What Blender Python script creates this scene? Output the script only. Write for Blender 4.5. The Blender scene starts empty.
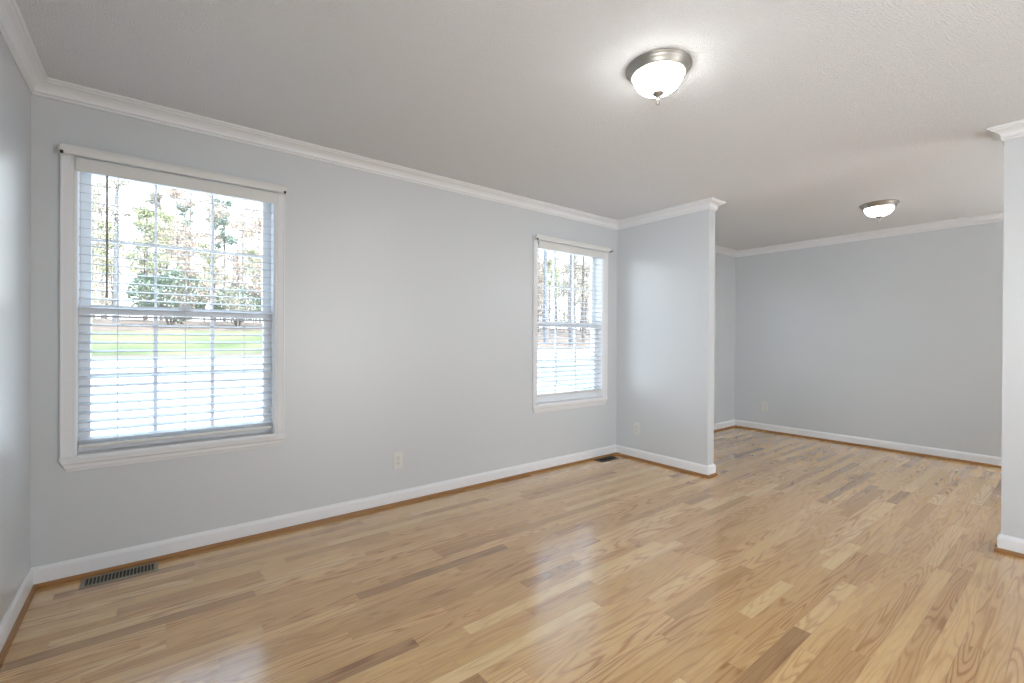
import bpy, bmesh, math, random
from mathutils import Vector, Matrix
S = bpy.context.scene
COL = S.collection
random.seed(7)

# ------------------------------------------------------------------ camera
F_PX, YAW, PITCH, ROLL, CY, CAM_H = 459.45, 0.6625, -0.0033, 0.0055, 340.32, 1.2055
cam_d = bpy.data.cameras.new('camera'); cam = bpy.data.objects.new('camera', cam_d); COL.objects.link(cam)
fw = Vector((math.sin(YAW)*math.cos(PITCH), math.cos(YAW)*math.cos(PITCH), math.sin(PITCH)))
r0 = Vector((math.cos(YAW), -math.sin(YAW), 0)); u0 = r0.cross(fw)
rr = r0*math.cos(ROLL)+u0*math.sin(ROLL); uu = -r0*math.sin(ROLL)+u0*math.cos(ROLL)
m = Matrix((rr, uu, -fw)).transposed().to_4x4(); m.translation = (0, 0, CAM_H)
cam.matrix_world = m
cam_d.sensor_width = 36; cam_d.lens = F_PX/1024*36; cam_d.shift_y = (CY-341.5)/1024
cam_d.clip_start = 0.02; cam_d.clip_end = 500
S.camera = cam
# ------------------------------------------------------------------ view
S.view_settings.view_transform = 'Standard'; S.view_settings.look = 'None'
S.view_settings.gamma = 1; S.view_settings.exposure = 0.03; S.view_settings.use_curve_mapping = False
# ------------------------------------------------------------------ sky
w = bpy.data.worlds.new('sky'); S.world = w; w.use_nodes = True
nt = w.node_tree; nt.nodes.clear()
out = nt.nodes.new('ShaderNodeOutputWorld'); bg = nt.nodes.new('ShaderNodeBackground')
tc = nt.nodes.new('ShaderNodeTexCoord'); sp = nt.nodes.new('ShaderNodeSeparateXYZ')
rp = nt.nodes.new('ShaderNodeValToRGB')
nt.links.new(tc.outputs['Generated'], sp.inputs[0]); nt.links.new(sp.outputs['Z'], rp.inputs[0])
rp.color_ramp.elements[0].position = 0.0; rp.color_ramp.elements[0].color = (1.0, 1.0, 1.0, 1)
rp.color_ramp.elements[1].position = 0.7; rp.color_ramp.elements[1].color = (0.50, 0.72, 1.0, 1)
nt.links.new(rp.outputs[0], bg.inputs[0]); bg.inputs[1].default_value = 4.6
nt.links.new(bg.outputs[0], out.inputs[0])
# ------------------------------------------------------------------ sun (behind the house, so no direct sun enters)
sd = bpy.data.lights.new('sun', 'SUN'); so = bpy.data.objects.new('sun', sd); COL.objects.link(so)
sd.energy = 11.0; sd.angle = 0.01; sd.color = (1.0, 0.95, 0.86)
so.rotation_euler = Vector((-0.30, 0.62, -0.80)).to_track_quat('-Z', 'Y').to_euler()
# ------------------------------------------------------------------ added fill lights out of view: two upward, one rear, one at left
X0_ = -0.462
def area(name, loc, aim, sx, sy, power, color, spread=180):
    d = bpy.data.lights.new(name, 'AREA'); o = bpy.data.objects.new(name, d); COL.objects.link(o)
    d.shape = 'RECTANGLE'; d.size = sx; d.size_y = sy; d.energy = power; d.color = color; d.spread = math.radians(spread)
    o.location = loc; o.rotation_euler = Vector(aim).to_track_quat('-Z', 'Y').to_euler(); return o
area('rear_up_fill', (0.5, -2.4, 0.8), (0, 0, 1), 1.8, 1.8, 36, (0.97, 0.985, 1.0), 150)  # added upward fill, bounced off the near room's ceiling
area('rear_up_fill', (5.15, -2.2, 1.0), (0, 0, 1), 1.4, 1.4, 115, (0.95, 0.975, 1.0), 150)  # added upward fill for the far room
area('rear_fill', (2.7, -3.1, 1.2), (-0.35, 1, 0.3), 2.0, 2.1, 39, (0.95, 0.975, 1.0), 130)  # added rear fill; the wall behind it has no window
area('side_fill', (X0_-0.165, -0.75, 1.34), (1, 0.62, 0.05), 1.94, 1.52, 12, (0.93, 0.965, 1.0), 66)  # added fill set in the unseen left wall opening

# ------------------------------------------------------------------ dimensions
X0, XB, XP, TP = -0.462, 6.387, 3.840, 0.105
YD, YB, YP, YQ = 3.133, -3.45, 2.121, 0.347
H = 2.43

# ------------------------------------------------------------------ materials
def mat(name, col, rough=0.5, metal=0.0, **kw):
    M = bpy.data.materials.new(name); M.use_nodes = True
    b = M.node_tree.nodes['Principled BSDF']
    b.inputs['Base Color'].default_value = (*col, 1); b.inputs['Roughness'].default_value = rough
    b.inputs['Metallic'].default_value = metal
    for k, v in kw.items(): b.inputs[k.replace('_', ' ')].default_value = v
    return M
def N(M, t, **kw):
    n = M.node_tree.nodes.new(t)
    for k, v in kw.items(): setattr(n, k, v)
    return n
def L(M, a, b): M.node_tree.links.new(a, b)
def bsdf(M): return M.node_tree.nodes['Principled BSDF']
def bumped(M, scale, strength, dist=0.002, detail=3, obj=True):
    t = N(M, 'ShaderNodeTexCoord'); n = N(M, 'ShaderNodeTexNoise'); b = N(M, 'ShaderNodeBump')
    n.inputs['Scale'].default_value = scale; n.inputs['Detail'].default_value = detail
    b.inputs['Strength'].default_value = strength; b.inputs['Distance'].default_value = dist
    L(M, t.outputs['Object'], n.inputs['Vector']); L(M, n.outputs['Fac'], b.inputs['Height'])
    L(M, b.outputs[0], bsdf(M).inputs['Normal']); return n
def mottled(M, c1, c2, scale, detail=4, lo=0.35, hi=0.65):
    t = N(M, 'ShaderNodeTexCoord'); n = N(M, 'ShaderNodeTexNoise'); r = N(M, 'ShaderNodeValToRGB')
    n.inputs['Scale'].default_value = scale; n.inputs['Detail'].default_value = detail
    r.color_ramp.elements[0].position = lo; r.color_ramp.elements[1].position = hi
    r.color_ramp.elements[0].color = (*c1, 1); r.color_ramp.elements[1].color = (*c2, 1)
    L(M, t.outputs['Object'], n.inputs['Vector']); L(M, n.outputs['Fac'], r.inputs[0])
    L(M, r.outputs[0], bsdf(M).inputs['Base Color']); return M

m_wall = mat('pale_blue_grey_paint', (0.60, 0.628, 0.648), 0.39, Specular_IOR_Level=0.9, Coat_Weight=1.0, Coat_IOR=1.5, Coat_Roughness=0.35); bumped(m_wall, 260, 0.06, 0.0005)
m_trim = mat('white_gloss_paint', (0.80, 0.81, 0.825), 0.35)
m_vinyl = mat('white_vinyl', (0.88, 0.90, 0.92), 0.35)
m_slat = mat('white_blind_slat', (0.66, 0.68, 0.71), 0.4)
m_cord = mat('white_cord', (0.8, 0.8, 0.78), 0.8)
m_wand = mat('taupe_wand', (0.30, 0.27, 0.25), 0.35)
m_rod = mat('off_white_enamel', (0.74, 0.74, 0.72), 0.4)
m_hook = mat('dark_steel_hook', (0.05, 0.05, 0.05), 0.4, 0.6)
m_plate = mat('ivory_plastic', (0.72, 0.715, 0.69), 0.35)
m_slot = mat('dark_slot', (0.008, 0.008, 0.008), 0.6)
m_nickel = mat('brushed_nickel', (0.36, 0.34, 0.31), 0.42, 1.0)
m_bronze = mat('brown_register_enamel', (0.27, 0.24, 0.18), 0.45, 0.0)
m_bronze2 = mat('dark_bronze_enamel', (0.055, 0.045, 0.035), 0.5, 0.4)
m_shell = mat('exterior_siding', (0.6, 0.58, 0.54), 0.8)
m_shoe = mat('amber_stained_oak', (0.30, 0.145, 0.045), 0.35)

# ceiling: sprayed popcorn texture
m_ceil = mat('popcorn_ceiling', (0.88, 0.90, 0.925), 0.95)
t = N(m_ceil, 'ShaderNodeTexCoord'); v = N(m_ceil, 'ShaderNodeTexVoronoi'); n = N(m_ceil, 'ShaderNodeTexNoise')
v.inputs['Scale'].default_value = 150; n.inputs['Scale'].default_value = 260; n.inputs['Detail'].default_value = 4
a = N(m_ceil, 'ShaderNodeMath', operation='MULTIPLY_ADD'); a.inputs[1].default_value = -0.8
b = N(m_ceil, 'ShaderNodeBump'); b.inputs['Strength'].default_value = 1.0; b.inputs['Distance'].default_value = 0.006
L(m_ceil, t.outputs['Object'], v.inputs['Vector']); L(m_ceil, t.outputs['Object'], n.inputs['Vector'])
L(m_ceil, v.outputs['Distance'], a.inputs[0]); L(m_ceil, n.outputs['Fac'], a.inputs[2])
L(m_ceil, a.outputs[0], b.inputs['Height']); L(m_ceil, b.outputs[0], bsdf(m_ceil).inputs['Normal'])

# glazing: thin clear pane
m_glass = bpy.data.materials.new('window_glass'); m_glass.use_nodes = True
g = m_glass.node_tree; g.nodes.clear()
go = g.nodes.new('ShaderNodeOutputMaterial'); gt = g.nodes.new('ShaderNodeBsdfTransparent'); gg = g.nodes.new('ShaderNodeBsdfGlossy')
gm = g.nodes.new('ShaderNodeMixShader'); gl = g.nodes.new('ShaderNodeLayerWeight'); gl.inputs[0].default_value = 0.5
gf = g.nodes.new('ShaderNodeMath'); gf.operation = 'POWER'; gf.inputs[1].default_value = 4.0; g.links.new(gl.outputs['Facing'], gf.inputs[0])
gk = g.nodes.new('ShaderNodeMath'); gk.operation = 'MULTIPLY_ADD'; gk.inputs[1].default_value = 0.5; gk.inputs[2].default_value = 0.03; g.links.new(gf.outputs[0], gk.inputs[0])
gg.inputs['Roughness'].default_value = 0.02; gt.inputs[0].default_value = (0.96, 0.98, 0.98, 1)
g.links.new(gk.outputs[0], gm.inputs[0]); g.links.new(gt.outputs[0], gm.inputs[1]); g.links.new(gg.outputs[0], gm.inputs[2]); g.links.new(gm.outputs[0], go.inputs[0])

# lamp bowl: lit alabaster glass
def bowl_mat(name, strength, swirl):
    M = mat(name, (0.9, 0.88, 0.85), 0.3)
    t = N(M, 'ShaderNodeTexCoord'); n = N(M, 'ShaderNodeTexNoise'); r = N(M, 'ShaderNodeValToRGB')
    n.inputs['Scale'].default_value = 9; n.inputs['Detail'].default_value = 3; n.inputs['Distortion'].default_value = 1.5
    r.color_ramp.elements[0].position = 0.35; r.color_ramp.elements[0].color = (1-swirl, 0.98-swirl, 0.95-swirl, 1)
    r.color_ramp.elements[1].position = 0.6; r.color_ramp.elements[1].color = (1, 0.985, 0.96, 1)
    L(M, t.outputs['Object'], n.inputs['Vector']); L(M, n.outputs['Fac'], r.inputs[0])
    L(M, r.outputs[0], bsdf(M).inputs['Emission Color']); bsdf(M).inputs['Emission Strength'].default_value = strength
    return M
m_bowl1 = bowl_mat('lit_frosted_glass', 22.0, 0.0)
m_bowl2 = bowl_mat('lit_alabaster_glass', 4.0, 0.35)

# oak strip floor: each board carries a random colour value (attribute) and its own UV patch
m_oak = mat('oak_strip_floor', (0.5, 0.3, 0.15), 0.3)
B = bsdf(m_oak)
uv = N(m_oak, 'ShaderNodeUVMap'); uv.uv_map = 'UVMap'
at = N(m_oak, 'ShaderNodeAttribute'); at.attribute_name = 'board'
sx = N(m_oak, 'ShaderNodeSeparateXYZ'); L(m_oak, uv.outputs[0], sx.inputs[0])
sa = N(m_oak, 'ShaderNodeSeparateXYZ'); L(m_oak, at.outputs['Vector'], sa.inputs[0])
def math_(M, op, a, b=None, c=None):
    n = N(M, 'ShaderNodeMath', operation=op)
    for i, x in enumerate((a, b, c)):
        if x is None: continue
        if isinstance(x, (int, float)): n.inputs[i].default_value = x
        else: L(M, x, n.inputs[i])
    return n.outputs[0]
seed = math_(m_oak, 'MULTIPLY', sa.outputs['X'], 97.0)
def vec(M, x, y, z):
    c = N(M, 'ShaderNodeCombineXYZ')
    for i, q in enumerate((x, y, z)):
        if isinstance(q, (int, float)): c.inputs[i].default_value = q
        else: L(M, q, c.inputs[i])
    return c.outputs[0]
# broad field whose contour lines make the cathedral grain
n1 = N(m_oak, 'ShaderNodeTexNoise'); n1.inputs['Scale'].default_value = 1; n1.inputs['Detail'].default_value = 1.5; n1.inputs['Roughness'].default_value = 0.4
L(m_oak, vec(m_oak, math_(m_oak, 'MULTIPLY', sx.outputs['X'], 1.15), math_(m_oak, 'MULTIPLY', sx.outputs['Y'], 13.0), seed), n1.inputs['Vector'])
rings = math_(m_oak, 'SINE', math_(m_oak, 'MULTIPLY', n1.outputs['Fac'], 78.0))
rings = math_(m_oak, 'MULTIPLY_ADD', rings, 0.5, 0.5)
rings = math_(m_oak, 'POWER', rings, 3.2)
# fine pores
n2 = N(m_oak, 'ShaderNodeTexNoise'); n2.inputs['Scale'].default_value = 1; n2.inputs['Detail'].default_value = 4
L(m_oak, vec(m_oak, math_(m_oak, 'MULTIPLY', sx.outputs['X'], 9.0), math_(m_oak, 'MULTIPLY', sx.outputs['Y'], 320.0), seed), n2.inputs['Vector'])
# slow tone drift along a board, a few dark mineral streaks
n3 = N(m_oak, 'ShaderNodeTexNoise'); n3.inputs['Scale'].default_value = 1; n3.inputs['Detail'].default_value = 3
L(m_oak, vec(m_oak, math_(m_oak, 'MULTIPLY', sx.outputs['X'], 2.2), math_(m_oak, 'MULTIPLY', sx.outputs['Y'], 28.0), math_(m_oak, 'ADD', seed, 5.0)), n3.inputs['Vector'])
ramp = N(m_oak, 'ShaderNodeValToRGB'); cr = ramp.color_ramp
cols = [(0.0, (0.42, 0.235, 0.09)), (0.14, (0.52, 0.30, 0.11)), (0.4, (0.65, 0.395, 0.150)), (0.7, (0.76, 0.49, 0.205)), (1.0, (0.84, 0.60, 0.29))]
cr.elements[0].position = 0; cr.elements[0].color = (*cols[0][1], 1); cr.elements[1].position = 1; cr.elements[1].color = (*cols[-1][1], 1)
for p_, c_ in cols[1:-1]:
    e = cr.elements.new(p_); e.color = (*c_, 1)
L(m_oak, sa.outputs['Y'], ramp.inputs[0])
def mixc(M, fac, c1, c2, mode='MULTIPLY'):
    n = N(M, 'ShaderNodeMix', data_type='RGBA', blend_type=mode)
    if isinstance(fac, float): n.inputs[0].default_value = fac
    else: L(M, fac, n.inputs[0])
    for i, q in ((6, c1), (7, c2)):
        if isinstance(q, tuple): n.inputs[i].default_value = (*q, 1)
        else: L(M, q, n.inputs[i])
    return n.outputs[2]
pink = mixc(m_oak, math_(m_oak, 'MULTIPLY', sa.outputs['Z'], 0.5), ramp.outputs[0], (0.94, 0.86, 0.92))
ringm = math_(m_oak, 'MULTIPLY', rings, math_(m_oak, 'MULTIPLY_ADD', sa.outputs['Z'], 0.75, 0.20))
c = mixc(m_oak, ringm, pink, (0.60, 0.46, 0.34))
pores = N(m_oak, 'ShaderNodeMapRange'); pores.inputs[1].default_value = 0.5; pores.inputs[2].default_value = 0.75; pores.inputs[3].default_value = 0; pores.inputs[4].default_value = 0.42
L(m_oak, n2.outputs['Fac'], pores.inputs[0])
c = mixc(m_oak, pores.outputs[0], c, (0.58, 0.43, 0.32))
streak = N(m_oak, 'ShaderNodeMapRange'); streak.inputs[1].default_value = 0.56; streak.inputs[2].default_value = 0.78; streak.inputs[3].default_value = 0; streak.inputs[4].default_value = 0.6
L(m_oak, n3.outputs['Fac'], streak.inputs[0])
c = mixc(m_oak, streak.outputs[0], c, (0.64, 0.50, 0.38))
L(m_oak, c, B.inputs['Base Color'])
B.inputs['Roughness'].default_value = 0.24; B.inputs['Coat Weight'].default_value = 0.8; B.inputs['Coat Roughness'].default_value = 0.15; B.inputs['Coat IOR'].default_value = 1.8
B.inputs['Specular IOR Level'].default_value = 0.5


# outdoors
m_litter = mottled(mat('leaf_litter', (.2, .15, .12), 0.95), (0.10, 0.07, 0.052), (0.235, 0.175, 0.14), 1.2, 6)
m_grass = mottled(mat('spring_grass', (.2, .25, .1), 0.95), (0.085, 0.115, 0.040), (0.20, 0.205, 0.095), 0.35, 5)
m_conc = mottled(mat('pale_concrete', (.6, .6, .58), 0.9), (0.60, 0.60, 0.60), (0.72, 0.71, 0.68), 0.6)
m_verge = mottled(mat('dull_verge_grass', (.3, .35, .28), 0.95), (0.140, 0.182, 0.140), (0.280, 0.294, 0.252), 0.5, 5)
m_curb = mat('dark_mulch', (0.16, 0.13, 0.11), 0.95)
m_bark = mottled(mat('grey_brown_bark', (.2, .15, .12), 0.95), (0.120, 0.102, 0.093), (0.228, 0.198, 0.180), 5)
m_bark2 = mottled(mat('blue_grey_bark', (.3, .3, .32), 0.95), (0.144, 0.150, 0.168), (0.240, 0.246, 0.264), 5)
def leaf(name, c):
    M = mat(name, c, 0.8); return M
m_leafA = leaf('yellow_green_leaves', (0.403, 0.426, 0.264)); m_leafB = leaf('russet_buds', (0.419, 0.334, 0.286))
m_leafC = leaf('pine_green_needles', (0.217, 0.279, 0.232)); m_leafD = leaf('pale_tan_leaves', (0.465, 0.426, 0.356))
m_twig = leaf('tan_twigs', (0.30, 0.265, 0.225)); m_leafF = leaf('pale_catkins', (0.46, 0.42, 0.33)); m_leafE = leaf('shrub_green_leaves', (0.275, 0.340, 0.267))

# ------------------------------------------------------------------ mesh helpers
class MB:
    def __init__(s): s.v = []; s.f = []; s.smooth = False
    def box(s, a, b, rot=None, piv=None):
        x0, y0, z0 = a; x1, y1, z1 = b; n = len(s.v)
        vs = [(x0,y0,z0),(x1,y0,z0),(x1,y1,z0),(x0,y1,z0),(x0,y0,z1),(x1,y0,z1),(x1,y1,z1),(x0,y1,z1)]
        if rot is not None:
            p = Vector(piv); vs = [tuple(p + rot @ (Vector(q)-p)) for q in vs]
        s.v += vs
        s.f += [[n+i for i in q] for q in ((0,3,2,1),(4,5,6,7),(0,1,5,4),(1,2,6,5),(2,3,7,6),(3,0,4,7))]; return s
    def lathe(s, prof, c=(0,0,0), seg=48):
        n = len(s.v)
        for (r, z) in prof:
            for k in range(seg):
                a = 2*math.pi*k/seg; s.v.append((c[0]+r*math.cos(a), c[1]+r*math.sin(a), c[2]+z))
        for i in range(len(prof)-1):
            for k in range(seg):
                k2 = (k+1) % seg
                s.f.append([n+i*seg+k, n+i*seg+k2, n+(i+1)*seg+k2, n+(i+1)*seg+k])
        s.f.append([n+k for k in range(seg)][::-1]); s.f.append([n+(len(prof)-1)*seg+k for k in range(seg)]); return s
    def tube(s, pts, rad, seg=8):
        n = len(s.v); pts = [Vector(p) for p in pts]
        for i, p in enumerate(pts):
            d = (pts[min(i+1, len(pts)-1)]-pts[max(i-1, 0)]).normalized()
            x = d.cross(Vector((0.3, 1, 0.1))).normalized(); y = d.cross(x)
            r = rad[i] if isinstance(rad, (list, tuple)) else rad
            for k in range(seg):
                a = 2*math.pi*k/seg; s.v.append(tuple(p + x*r*math.cos(a) + y*r*math.sin(a)))
        for i in range(len(pts)-1):
            for k in range(seg):
                k2 = (k+1) % seg; s.f.append([n+i*seg+k, n+i*seg+k2, n+(i+1)*seg+k2, n+(i+1)*seg+k])
        s.f.append([n+k for k in range(seg)][::-1]); s.f.append([n+(len(pts)-1)*seg+k for k in range(seg)]); return s
    def prism(s, prof, ends):
        """profile polygon swept between end frames: ends = [fn0, fn1], fn(p, q) -> xyz"""
        n = len(s.v); k = len(prof)
        for fn in ends:
            for p in prof: s.v.append(tuple(fn(*p)))
        for e in range(len(ends)-1):
            for i in range(k):
                j = (i+1) % k; s.f.append([n+e*k+i, n+e*k+j, n+(e+1)*k+j, n+(e+1)*k+i])
        s.f.append([n+i for i in range(k)][::-1]); s.f.append([n+(len(ends)-1)*k+i for i in range(k)]); return s
    def build(s, name, material, parent=None, smooth=False, bevel=0.0, loc=None):
        me = bpy.data.meshes.new(name); me.from_pydata(s.v, [], s.f); me.update()
        bm = bmesh.new(); bm.from_mesh(me); bmesh.ops.recalc_face_normals(bm, faces=bm.faces); bm.to_mesh(me); bm.free()
        me.materials.append(material)
        o = bpy.data.objects.new(name, me); COL.objects.link(o)
        if smooth:
            for p in me.polygons: p.use_smooth = True
        if bevel:
            md = o.modifiers.new('bevel', 'BEVEL'); md.width = bevel; md.segments = 2; md.limit_method = 'ANGLE'
        if parent: o.parent = parent
        if loc: o.location = loc
        return o
def tag(o, label, cat, group=None, kind=None):
    o['label'] = label; o['category'] = cat
    if group: o['group'] = group
    if kind: o['kind'] = kind
    return o
def empty(name, loc=(0, 0, 0), rz=0):
    o = bpy.data.objects.new(name, None); COL.objects.link(o); o.location = loc; o.rotation_euler = (0, 0, rz); o.empty_display_size = 0.1
    return o
def copy_tree(o, parent=None):
    c = o.copy(); COL.objects.link(c); c.parent = parent
    for ch in list(o.children): copy_tree(ch, c)
    return c

# ------------------------------------------------------------------ room shell
WIN_Z0, WIN_Z1, WIN_W = 0.614, 2.10, 0.89
WINS = [0.141, 3.173, 4.93]
WT = 0.16
def struct(o, label, cat): return tag(o, label, cat, kind='structure')
# floor: slab + individual oak boards
me = bpy.data.meshes.new('floor'); vs = []; fs = []; uvs = []; att = []
BW = 0.0650; GAP = 0.0006
rows = int((YD-YB)/BW)+1
rf = random.Random(11)
for r_ in range(rows):
    y1 = YD-0.003-r_*BW; y0 = max(y1-BW, YB)
    if y0 >= y1: continue
    x = X0 - rf.uniform(0, 1.0)
    while x < XB:
        ln = rf.choice([rf.uniform(0.28, 0.6), rf.uniform(0.5, 1.0), rf.uniform(0.7, 1.5)])
        a_, b_ = max(x, X0), min(x+ln, XB)
        if b_-a_ > 0.01:
            n_ = len(vs)
            vs += [(a_+GAP, y0+GAP, 0), (b_-GAP, y0+GAP, 0), (b_-GAP, y1-GAP, 0), (a_+GAP, y1-GAP, 0)]
            fs.append([n_, n_+1, n_+2, n_+3])
            u_ = rf.uniform(0, 50); v_ = rf.uniform(0, 50); fl = rf.choice([1, -1])
            uvs += [(u_, v_), (u_+(b_-a_)*fl, v_), (u_+(b_-a_)*fl, v_+BW), (u_, v_+BW)]
            tone = min(max(rf.gauss(0.55, 0.20), 0), 1)
            if rf.random() < 0.06: tone = rf.uniform(0.02, 0.2)
            att.append((rf.random(), tone, rf.random()))
        x += ln
nb = len(fs); n_ = len(vs)
zz = -0.0012
vs += [(X0-.1, YB-.1, zz), (XB+.1, YB-.1, zz), (XB+.1, YD+.1, zz), (X0-.1, YD+.1, zz), (X0-.1, YB-.1, -.2), (XB+.1, YB-.1, -.2), (XB+.1, YD+.1, -.2), (X0-.1, YD+.1, -.2)]
for q in ((0,1,2,3),(7,6,5,4),(0,4,5,1),(1,5,6,2),(2,6,7,3),(3,7,4,0)):
    fs.append([n_+i for i in q]); uvs += [(0, 0)]*4; att.append((0, 0.3, 0))
me.from_pydata(vs, [], fs); uvl = me.uv_layers.new(name='UVMap')
for i, q in enumerate(uvs): uvl.data[i].uv = q
al = me.attributes.new('board', 'FLOAT_VECTOR', 'FACE')
for i, q in enumerate(att): al.data[i].vector = q
me.materials.append(m_oak); me.materials.append(m_shoe)
for i in range(nb, len(fs)): me.polygons[i].material_index = 1
fl_o = bpy.data.objects.new('floor', me); COL.objects.link(fl_o)
struct(fl_o, 'honey coloured oak strip floor running through both rooms', 'floor')

struct(MB().box((X0-.35, YB-.5, H), (XB+.35, YD+.45, H+.18)).build('ceiling', m_ceil), 'white popcorn textured ceiling over both rooms', 'ceiling')
wl = MB().box((X0-WT, YB-WT, -.2), (X0, -1.7, H+.05)).box((X0-WT, .2, -.2), (X0, YD+WT, H+.05)).box((X0-WT, -1.7, -.2), (X0, .2, .6)).box((X0-WT, -1.7, 2.08), (X0, .2, H+.05)).build('wall_left', m_wall)  # unseen opening added for the side fill light
struct(wl, 'narrow strip of blue grey wall at the far left', 'wall')
wf = MB(); xs = [X0] + [q for c_ in WINS for q in (c_-WIN_W/2, c_+WIN_W/2)] + [XB]
for i in range(0, len(xs), 2): wf.box((xs[i], YD, -.2), (xs[i+1], YD+WT, H+.05))
for c_ in WINS:
    wf.box((c_-WIN_W/2, YD, -.2), (c_+WIN_W/2, YD+WT, WIN_Z0)); wf.box((c_-WIN_W/2, YD, WIN_Z1), (c_+WIN_W/2, YD+WT, H+.05))
struct(wf.build('wall_front', m_wall), 'long pale blue grey wall holding the windows', 'wall')
struct(MB().box((XB, YB-WT, -.2), (XB+WT, YD+WT, H+.05)).build('wall_right', m_wall), 'blue grey end wall of the far room', 'wall')
struct(MB().box((X0, YB-WT, -.2), (XB, YB, H+.05)).build('wall_back', m_wall), 'plain blue grey wall behind the viewpoint', 'wall')
struct(MB().box((XP, YP, 0), (XP+TP, YD, H)).build('wall_partition', m_wall), 'short stub wall between the two rooms, beside the narrower looking window', 'wall')
struct(MB().box((XP, YB, 0), (XP+TP, YQ, H)).build('wall_pier', m_wall), 'wall end at the right edge of the picture', 'wall')

# perimeter, counter-clockwise with the room on the left
PER = [(X0,YB),(XP,YB),(XP,YQ),(XP+TP,YQ),(XP+TP,YB),(XB,YB),(XB,YD),(XP+TP,YD),(XP+TP,YP),(XP,YP),(XP,YD),(X0,YD)]
SIDES = ['rear', 'pier_inner', 'pier_end', 'pier_outer', 'far_rear', 'right', 'far_front', 'partition_outer', 'partition_end', 'partition', 'front', 'left']
DESC = {'rear': 'wall behind the viewpoint', 'pier_inner': 'wall at the right edge of the picture', 'pier_end': 'narrow end of the right edge wall',
        'pier_outer': 'far side of the right edge wall', 'far_rear': 'rear wall of the far room', 'right': 'end wall of the far room',
        'far_front': 'window side wall of the far room', 'partition_outer': 'far side of the stub wall', 'partition_end': 'narrow end of the stub wall',
        'partition': 'broad face of the stub wall between the rooms', 'front': 'long window wall', 'left': 'left hand wall'}
def offset_pt(i, d):
    p = Vector(PER[i]); a_ = Vector(PER[i-1]); b_ = Vector(PER[(i+1) % len(PER)])
    d1 = (p-a_).normalized(); d2 = (b_-p).normalized()
    n1_ = Vector((-d1.y, d1.x)); n2_ = Vector((-d2.y, d2.x))
    k = (n1_+n2_); k = k/ (k.dot(n1_))
    return p + k*d
def run(prof, i):
    j = (i+1) % len(PER)
    def fn(idx): return lambda d, z: (*offset_pt(idx, d), z)
    return MB().prism(prof, [fn(i), fn(j)])
e = 0.0
BASE = [(e, .0), (.013, .0), (.013, .078), (.011, .088), (.006, .095), (.004, .100), (e, .100)]
SHOE = [(.013, 0), (.026, 0), (.025, .012), (.020, .019), (.013, .022)]
CROWN = [(e, H), (e, H-.076), (.006, H-.077), (.011, H-.073), (.011, H-.068), (.007, H-.066), (.008, H-.064), (.015, H-.061), (.016, H-.056), (.012, H-.053), (.015, H-.044),
         (.022, H-.034), (.033, H-.025), (.045, H-.019), (.050, H-.017), (.051, H-.012), (.058, H-.011), (.063, H-.007), (.063, H)]
tn = 0
for i, s_ in enumerate(SIDES):
    o = run(BASE, i).build('baseboard_'+s_, m_trim)
    struct(o, 'white baseboard along the '+DESC[s_], 'baseboard')
    run(SHOE, i).build('shoe_molding', m_shoe, o)['label'] = 'amber stained wooden shoe molding'
    tn += 1
    struct(run(CROWN, i).build('trim_%d' % tn, m_trim), 'white crown molding along the '+DESC[s_], 'crown molding')

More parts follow.
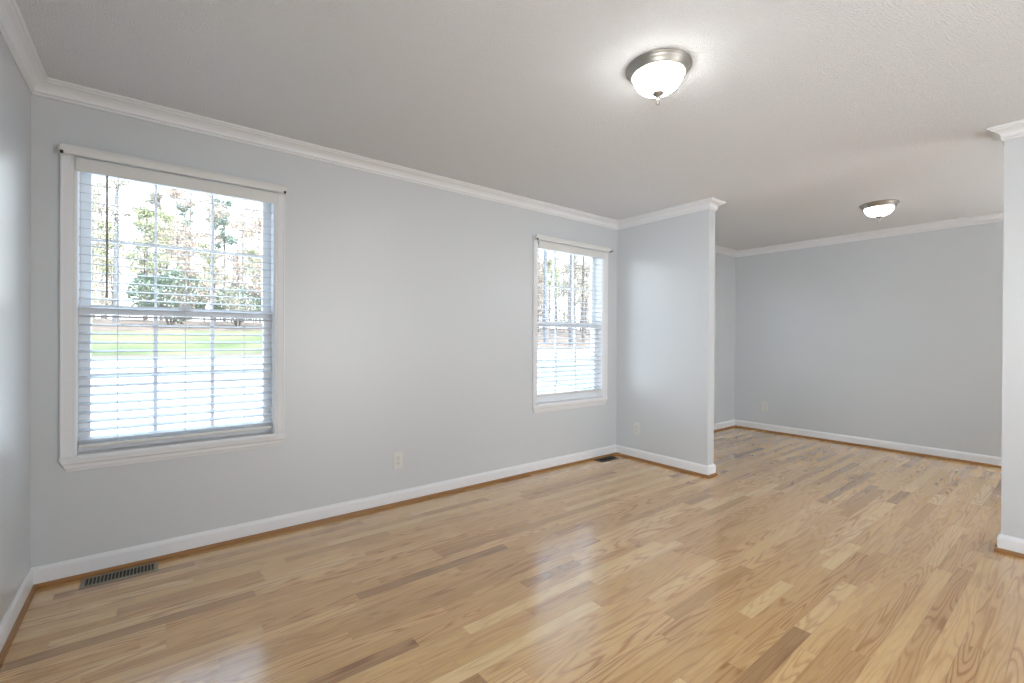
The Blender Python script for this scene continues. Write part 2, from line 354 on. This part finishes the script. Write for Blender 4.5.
# ------------------------------------------------------------------ windows
def make_window(num, cx, label):
    w_ = WIN_W/2
    root = empty('window_%d' % num, (cx, YD, 0)); struct(root, label, 'window')
    # casing legs, head (with stepped profile)
    def casing(a_, b_, z0, z1):
        mb = MB(); mb.box((a_, -.012, z0), (b_, 0, z1))
        return mb
    CW = 0.055
    for s_ in (-1, 1):
        i_, o_ = s_*w_, s_*(w_+CW)
        prof = [(0, 0), (0, -.010), (.004, -.012), (.012, -.012), (.016, -.015), (.046, -.018), (.049, -.020), (CW, -.020), (CW, 0)]
        MB().prism(prof, [lambda d, y, s=s_, i=i_: (i+s*d, y, WIN_Z0-.014), lambda d, y, s=s_, i=i_: (i+s*d, y, WIN_Z1+d*.62)]).build('side_casing', m_trim, root)
    prof = [(0, 0), (0, -.010), (.004, -.012), (.012, -.012), (.016, -.015), (.046, -.018), (.049, -.020), (CW, -.020), (CW, 0)]
    MB().prism(prof, [lambda d, y: (-w_-d, y, WIN_Z1+d*.62), lambda d, y: (w_+d, y, WIN_Z1+d*.62)]).build('head_casing', m_trim, root)
    # stool (sill) and tapered apron
    MB().box((-w_-CW-.004, -.026, WIN_Z0-.021), (w_+CW+.004, .0, WIN_Z0-.006)).box((-w_, -.02, WIN_Z0-.012), (w_, .16, WIN_Z0+.002)).build('window_stool', m_trim, root, bevel=.003)
    ap = [(0, 0), (-.026, 0), (-.024, -.012), (-.016, -.020), (-.014, -.034), (-.010, -.040), (-.008, -.048), (0, -.048)]
    z_ = WIN_Z0-.021
    MB().prism(ap, [lambda y, z: (-w_-CW - z*.5, y*.9, z_+z*1.15), lambda y, z: (w_+CW + z*.5, y*.9, z_+z*1.15)]).build('apron', m_trim, root)
    # jamb liner
    jb = MB().box((-w_, .0, WIN_Z0), (-w_+.004, WT, WIN_Z1)).box((w_-.004, .0, WIN_Z0), (w_, WT, WIN_Z1)).box((-w_+.004, .0, WIN_Z1-.018), (w_-.004, WT, WIN_Z1))
    jb.box((-w_+.004, .06, WIN_Z0+.003), (w_-.004, WT+.03, WIN_Z0+.028))
    jb.build('jamb', m_vinyl, root)
    mid = 1.345
    def sash(name, z0, z1, y0, y1, top, bot):
        a_ = w_-.005; st = .043
        mb = MB().box((-a_, y0, z0), (-a_+st, y1, z1)).box((a_-st, y0, z0), (a_, y1, z1)).box((-a_+st, y0, z1-top), (a_-st, y1, z1)).box((-a_+st, y0, z0), (a_-st, y1, z0+bot))
        so_ = mb.build(name, m_vinyl, root)
        mu = MB(); ym = (y0+y1)/2; mw = .006 if name == 'upper_sash' else .009
        gx = (a_-st)*2/3
        for k in (-.5, .5): mu.box((gx*k-mw, ym-.008, z0+bot), (gx*k+mw, ym+.008, z1-top))
        zm = (z0+bot+z1-top)/2
        mu.box((-a_+st, ym-.007, zm-mw), (a_-st, ym+.007, zm+mw))
        mu.build('muntins', m_vinyl, so_)
        MB().box((-a_+st-.004, ym-.002, z0+bot-.004), (a_-st+.004, ym+.002, z1-top+.004)).build('glass_pane', m_glass, so_)
    sash('upper_sash', mid-.02, WIN_Z1-.018, .102, .134, .028, .042)
    sash('lower_sash', WIN_Z0+.028, mid+.024, .066, .098, .048, .045)
    lk = MB().box((-.03, .055, mid+.024), (.03, .09, mid+.034)).box((-.006, .045, mid+.032), (.03, .06, mid+.040)).build('sash_lock', m_vinyl, root)
    return root
def make_blind(cx, rail_z, label, wand):
    w_ = WIN_W/2-.008
    root = empty('window_blind', (cx, YD+.034, 0)); tag(root, label, 'blind', 'horizontal blinds in the windows')
    MB().box((-w_-.008, -.062, 2.022), (w_+.008, -.056, 2.088)).build('valance', m_rod, root, bevel=.002)
    MB().box((-w_, -.018, 2.036), (w_, .022, 2.076)).build('headrail', m_slat, root)
    sl = MB(); z = 2.012; pitch = .0445
    tilt = math.radians(11)
    R_ = Matrix.Rotation(tilt, 3, 'X')
    n_ = int((2.0-rail_z-.02)/pitch)
    zs = [rail_z+.024+pitch*(k+.4) for k in range(n_)]
    for z in zs: sl.box((-w_, -.024, z-.0015), (w_, .024, z+.0015), R_, (0, 0, z))
    sl.build('slats', m_slat, root)
    MB().box((-w_, -.025, rail_z), (w_, .025, rail_z+.019)).build('bottom_rail', m_rod, root, bevel=.004)
    for k in (-.66, 0, .66):
        mb = MB()
        for y_ in (-.0275, .0275): mb.tube([(k*w_, y_, rail_z+.015), (k*w_, y_, 2.04)], .0011, 5)
        mb.build('ladder_cord', m_cord, root)
    if wand is not None:
        wd = MB().tube([(wand, -.042, 2.035), (wand, -.042, 1.43)], [.0045, .0045], 6).tube([(wand, -.042, 1.43), (wand, -.042, 1.405)], [.0055, .006], 6)
        wd.tube([(wand, -.02, 2.05), (wand, -.042, 2.05), (wand, -.042, 2.03)], .002, 5)
        wd.build('tilt_wand', m_wand, root)['label'] = 'taupe tilt wand'
    return root
def make_rod(cx, label, pin=False):
    w_ = WIN_W/2+.052
    root = empty('curtain_rod', (cx, YD, 2.113)); tag(root, label, 'curtain rod', 'white curtain rods over the windows')
    pr = []
    for k in range(16):
        a_ = 2*math.pi*k/16; pr.append((-.052+.0075*math.cos(a_), .0235*math.sin(a_)))
    MB().prism(pr, [lambda y, z: (-w_+.004, y, z), lambda y, z: (w_-.004, y, z)]).build('rod', m_rod, root, smooth=False, bevel=.0)
    for s_ in (-1, 1):
        br = MB().box((s_*w_-.004, -.056, -.018), (s_*w_+.004, -.0205, .016)).box((s_*w_-.012, -.024, -.022), (s_*w_+.012, -.020, .022)).build('bracket', m_rod, root, bevel=.0015)
        MB().box((s_*(w_-.006)-.006, -.064, -.026), (s_*(w_-.006)+.006, -.050, -.012)).build('hook', m_hook, br, bevel=.002)['label'] = 'small dark metal hook'
    if pin:
        br = MB().box((w_-.002, -.060, -.012), (w_+.050, -.056, -.002)).box((w_+.028, -.056, -.010), (w_+.052, -.001, .010)).build('end_bracket', m_rod, root, bevel=.001)
        MB().box((w_+.002, -.066, -.013), (w_+.032, -.060, -.004)).build('pin', m_hook, br, bevel=.002)['label'] = 'dark metal pin'
    return root
make_window(1, WINS[0], 'large white double hung window at the left of the long wall')
make_window(2, WINS[1], 'white double hung window beside the stub wall')
make_window(3, WINS[2], 'white double hung window of the far room, behind the stub wall')
make_blind(WINS[0], .644, 'open white slatted blind with taupe wand in the left window', -.330)
make_blind(WINS[1], .680, 'open white slatted blind hung short in the window beside the stub wall', None)
b3 = make_blind(WINS[2], .612, 'open white slatted blind in the far room window behind the stub wall', None)
make_rod(WINS[0], 'flat white curtain rod across the top of the left window')
make_rod(WINS[1], 'flat white curtain rod across the top of the window beside the stub wall', True)

# ------------------------------------------------------------------ ceiling lamps
def make_lamp(x, y, bowl, label):
    root = empty('ceiling_lamp', (x, y, H)); tag(root, label, 'ceiling lamp', 'flush ceiling lamps')
    R_ = .143
    MB().lathe([(.02, 0), (R_-.004, 0), (R_, -.002), (R_, -.006), (R_-.007, -.009), (R_-.008, -.013), (R_-.012, -.020), (R_-.020, -.030), (R_-.021, -.036), (R_-.027, -.040), (R_-.029, -.030), (.02, -.02)]).build('canopy_pan', m_nickel, root, smooth=True)
    RB = .109; D_ = .078; pr = []
    for k in range(15):
        t_ = k/14; a_ = t_*math.pi/2
        pr.append((max(RB*math.cos(a_)**.85, .012), -.036-D_*math.sin(a_)**1.0))
    MB().lathe([(RB*.9, -.034)]+pr).build('glass_bowl', bowl, root, smooth=True)
    MB().lathe([(.004, -.108), (.025, -.110), (.026, -.114), (.021, -.120), (.012, -.128), (.007, -.134), (.005, -.140), (.009, -.145), (.009, -.149), (.004, -.153), (.0065, -.158), (.0055, -.164), (.001, -.167)], seg=20).build('finial', m_nickel, root, smooth=True)
    return root
make_lamp(1.791, 1.235, m_bowl1, 'bright flush ceiling lamp with nickel rim in the near room')
make_lamp(5.120, 1.230, m_bowl2, 'flush ceiling lamp with alabaster bowl in the far room')

# ------------------------------------------------------------------ outlets
def make_outlet(loc, rz, label):
    root = empty('wall_outlet', loc, rz); tag(root, label, 'outlet', 'duplex wall outlets')
    MB().box((-.037, -.006, -.0605), (.037, 0, .0605)).build('cover_plate', m_plate, root, bevel=.003)
    for s_ in (-1, 1):
        r_ = MB().box((-.017, -.0085, s_*.0195-.014), (.017, -.005, s_*.0195+.014)).build('receptacle', m_plate, root, bevel=.002)
        MB().box((-.008, -.0090, s_*.0195-.002), (-.006, -.0084, s_*.0195+.007)).box((.006, -.0090, s_*.0195-.002), (.008, -.0084, s_*.0195+.007)).box((-.002, -.0090, s_*.0195-.009), (.002, -.0084, s_*.0195-.005)).build('slot', m_slot, r_)
    MB().lathe([(.0028, 0), (.0028, .0012), (.001, .0016)], seg=10).build('screw', m_nickel, root, loc=(0, -.0058, 0)).rotation_euler = (math.pi/2, 0, 0)
    return root
make_outlet((1.400, YD, .320), 0, 'ivory duplex outlet low on the long wall between the windows')
make_outlet((XP, 2.870, .308), -math.pi/2, 'ivory duplex outlet low on the stub wall')
make_outlet((XB, 2.732, .328), -math.pi/2, 'ivory duplex outlet low on the far end wall')

# ------------------------------------------------------------------ floor registers
def make_register(cx, cy, lx, ly, mt, label, n):
    root = empty('floor_register', (cx, cy, 0)); tag(root, label, 'floor vent', 'floor registers by the long wall')
    a_, b_ = lx/2, ly/2; t_ = .016; h_ = .005
    pr = [(0, 0), (0, .0015), (.004, h_), (t_, h_), (t_, 0)]
    mb = MB()
    def cor(sx_, sy_): return lambda d, z: (sx_*(a_-d), sy_*(b_-d), z)
    mb.prism(pr, [cor(-1,-1), cor(1,-1)]); mb.prism(pr, [cor(1,-1), cor(1,1)]); mb.prism(pr, [cor(1,1), cor(-1,1)]); mb.prism(pr, [cor(-1,1), cor(-1,-1)])
    mb.build('frame', mt, root)
    MB().box((-a_+.01, -b_+.01, .0002), (a_-.01, b_-.01, .0012)).build('duct_shade', m_slot, root)  # near-black sheet stands in for the shade inside the duct
    lv = MB(); w_ = (lx-2*t_)
    for k in range(n+1):
        x_ = -w_/2+w_*k/n; lv.box((x_-w_/n*.15, -b_+t_-.002, .001), (x_+w_/n*.15, b_-t_+.002, .0048))
    lv.build('louver', mt, root)
    return root
make_register(-.128, 3.042, .300, .118, m_bronze, 'brown metal floor register under the left window', 19)
make_register(3.594, 3.050, .262, .110, m_bronze2, 'dark floor register in the corner by the stub wall', 17)

# ------------------------------------------------------------------ outdoors: terrain rises away from the house
def terr(x, y):
    P_ = [(3.0, -.55), (6, -.50), (12, -.12), (22, .38), (34, 1.60), (60, 3.0), (120, 4.5)]
    for (a_, za), (b_, zb) in zip(P_, P_[1:]):
        if y <= b_: return za+(zb-za)*max(y-a_, 0)/(b_-a_)
    return 4.5
def strip(name, material, x0, x1, fy0, fy1, dz, label, cat, nx=60, ny=24):
    mb = MB()
    for j in range(ny+1):
        for i in range(nx+1):
            x = x0+(x1-x0)*i/nx; y = fy0(x)+(fy1(x)-fy0(x))*j/ny
            mb.v.append((x, y, terr(x, y)+dz))
    for j in range(ny):
        for i in range(nx):
            a_ = j*(nx+1)+i; mb.f.append([a_, a_+1, a_+nx+2, a_+nx+1])
    o = mb.build(name, material); tag(o, label, cat, kind='structure'); return o
strip('ground', m_litter, -60, 160, lambda x: YD+WT, lambda x: 120, -.05, 'brown leaf covered ground under the woodland', 'ground', 40, 60)
strip('driveway', m_conc, -14, 10, lambda x: 4.2, lambda x: 22+.0*x, .02, 'sunlit pale concrete driveway outside the left window', 'driveway')
strip('street', m_conc, 10, 60, lambda x: 15.0, lambda x: 22.6, .02, 'pale street beyond the lawn outside the window by the stub wall', 'street')
strip('mulch_strip', m_curb, -16, 12, lambda x: 21.4, lambda x: 22.9, .035, 'dark mulch edge between driveway and lawn', 'mulch')
strip('lawn', m_grass, -20, 14, lambda x: 22.9, lambda x: 33+.6*math.sin(x*.35), .04, 'bright green lawn beyond the driveway', 'lawn')
strip('grass_verge', m_verge, 10, 30, lambda x: 6.0, lambda x: 14.9, .04, 'pale grass strip in front of the street', 'lawn')

# ------------------------------------------------------------------ trees
def tree_template(seed, hgt, rad, lean, leafm, nleaf, barkm, crown0, spread, leafsize):
    r_ = random.Random(seed)
    mb = MB(); pts = []; rd = []
    lx, ly = lean
    for k in range(9):
        t_ = k/8; pts.append((lx*t_*hgt+.10*math.sin(3*t_+seed), ly*t_*hgt+.10*math.cos(2.3*t_+seed), -.3+hgt*t_)); rd.append(rad*(1-.75*t_))
    mb.tube(pts, rd, 7)
    tips = []
    nb_ = 26
    for k in range(nb_):
        t_ = crown0+(1-crown0)*r_.random()
        j = min(int(t_*8), 7); q = t_*8-j
        p = Vector(pts[j]).lerp(Vector(pts[j+1]), q)
        a_ = r_.uniform(0, 2*math.pi); ln = spread*(1.15-t_*.6)*r_.uniform(.5, 1.1)
        d = Vector((math.cos(a_), math.sin(a_), r_.uniform(.1, .75)))
        e1 = p+d*ln*.5; e2 = p+d*ln+Vector((0, 0, ln*.12))
        r1 = rad*.28*(1.1-t_)+.012
        mb.tube([p, e1, e2], [r1, r1*.65, .006], 4)
        tips.append((p, e1, e2))
        for _ in range(3):
            s_ = p.lerp(e2, r_.uniform(.3, .9)); dd = Vector((r_.uniform(-1, 1), r_.uniform(-1, 1), r_.uniform(-.1, .9)))*ln*.35
            mb.tube([s_, s_+dd], [r1*.45, .005], 3); tips.append((s_, s_+dd*.5, s_+dd))
    lf = MB()
    for _ in range(nleaf):
        p, e1, e2 = r_.choice(tips); c_ = p.lerp(e2, r_.uniform(.35, 1.1)) + Vector((r_.gauss(0, .22), r_.gauss(0, .22), r_.gauss(0, .2)))
        a1 = Vector((r_.gauss(0, 1), r_.gauss(0, 1), r_.gauss(0, 1))).normalized(); a2 = a1.cross(Vector((r_.gauss(0, 1), r_.gauss(0, 1), r_.gauss(0, 1)))).normalized()
        s_ = leafsize*r_.uniform(.5, 1.2); n_ = len(lf.v)
        lf.v += [tuple(c_-a1*s_), tuple(c_+a2*s_*.55), tuple(c_+a1*s_), tuple(c_-a2*s_*.55)]; lf.f.append([n_, n_+1, n_+2, n_+3])
    return mb, lf, barkm, leafm
def mk_tree(args):
    mb, lf, bk, lm = tree_template(*args)
    root = empty('tree'); mb.build('trunk', bk, root); lf.build('foliage', lm, root); return root
KINDS = [
    (mk_tree((1, 17, .17, (.01, .0), m_leafD, 4200, m_bark, .25, 3.0, .12)), 'tall grey trunked woodland tree with sparse tan spring leaves'),
    (mk_tree((2, 19, .20, (0, .01), m_leafC, 4200, m_bark, .48, 2.3, .15)), 'tall straight pine with thin green crown in the woodland'),
    (mk_tree((3, 11, .10, (.03, .0), m_leafA, 3600, m_bark, .18, 2.2, .11)), 'slender woodland tree with yellow green new leaves'),
    (mk_tree((4, 13, .12, (-.02, .01), m_leafB, 3400, m_bark, .15, 2.4, .10)), 'slender woodland tree with russet buds'),
    (mk_tree((6, 13, .055, (.02, .015), m_leafF, 3600, m_twig, .06, 1.7, .055)), 'thin pale tan sapling with fine twigs among the woodland trees'),
    (mk_tree((5, 18, .22, (.0, .0), m_leafD, 2600, m_bark2, .45, 2.4, .12)), 'blue grey trunked woodland tree with a nearly bare crown'),
]
GRP = ['tan leaved woodland trees', 'straight pines in the woodland', 'yellow green woodland trees', 'russet budded woodland trees', 'thin saplings in the woodland', 'blue grey bare woodland trees']
first = [True]*6
def place(kind, x, y, s_, rz, label=None):
    src, lab = KINDS[kind]
    o = src if first[kind] else copy_tree(src)
    first[kind] = False
    o.location = (x, y, terr(x, y)-.05); o.rotation_euler = (0, 0, rz); o.scale = (s_, s_, s_)
    if label: tag(o, label, 'tree')
    else: tag(o, lab, 'tree', GRP[kind])
    return o
rt = random.Random(5)
SPECIAL = [(5, .907*27, 27, .95, 1.0, 'thick blue grey trunk at the left of the view from the stub wall window'),
           (5, 1.007*26, 26, 1.1, 3.0, 'thickest blue grey trunk in the middle of the view from the stub wall window'),
           (0, 1.070*28, 28, .95, 2.0, 'brown trunk at the right of the view from the stub wall window')]
SHRUBS = [(1.0, 42, 1.45), (5.6, 45, 1.2)]
taken = [(q[1], q[2], 2.9) for q in SPECIAL] + [(q[0], q[1], 2.6) for q in SHRUBS]
def scatter(n_, s0, s1, y0, y1, wts, gap=2.35):
    k = 0
    for tries in range(9000):
        if k >= n_: break
        y = rt.uniform(y0, y1); x = y*rt.uniform(s0, s1)
        if any((x-a_)**2+(y-b_)**2 < (gap+g_)**2 for a_, b_, g_ in taken): continue
        k += 1; taken.append((x, y, gap)); place(rt.choices(range(6), wts)[0], x, y, rt.uniform(.75, 1.1), rt.uniform(0, 6.28))
scatter(52, -.17, .27, 35, 95, (5, 4, 3, 4, 0, 3))
scatter(30, .84, 1.28, 28, 66, (6, 2, 2, 5, 0, 4))
scatter(75, -.17, .28, 34, 105, (0, 0, 0, 0, 1, 0), 1.3)
scatter(45, .84, 1.28, 27, 80, (0, 0, 0, 0, 1, 0), 1.3)
for q in SPECIAL: place(*q)
# shrubs at the lawn's edge
def shrub_tmpl(seed):
    r_ = random.Random(seed); root = empty('shrub'); st = MB()
    for _ in range(9):
        a_ = r_.uniform(0, 6.28); st.tube([(0, 0, -.2), (.4*math.cos(a_), .4*math.sin(a_), .8), (1.0*math.cos(a_), 1.0*math.sin(a_), 1.9)], [.04, .03, .01], 5)
    st.build('stem', m_bark, root); lf = MB()
    for _ in range(2600):
        d = Vector((r_.gauss(0, 1), r_.gauss(0, 1), r_.gauss(0, 1))).normalized()*r_.uniform(.5, 1)**.4
        c_ = Vector((d.x*1.7, d.y*1.7, 1.6+d.z*1.4*(.9+.2*math.sin(d.x*5))))
        a1 = Vector((r_.gauss(0, 1), r_.gauss(0, 1), r_.gauss(0, 1))).normalized(); a2 = a1.cross(Vector((0.2, .5, 1))).normalized()
        n_ = len(lf.v); s_ = r_.uniform(.06, .13)
        lf.v += [tuple(c_-a1*s_), tuple(c_+a2*s_*.6), tuple(c_+a1*s_), tuple(c_-a2*s_*.6)]; lf.f.append([n_, n_+1, n_+2, n_+3])
    lf.build('foliage', m_leafE, root); return root
sh = shrub_tmpl(3)
for i, (x, y, s_) in enumerate(SHRUBS):
    o = sh if i == 0 else copy_tree(sh)
    o.location = (x, y, terr(x, y)-.05); o.scale = (s_,)*3; o.rotation_euler = (0, 0, i*1.3)
    tag(o, ['larger rounded evergreen shrub at the woodland edge, left of the pair', 'smaller rounded evergreen shrub at the woodland edge, right of the pair'][i], 'shrub', 'evergreen shrubs at the woodland edge')
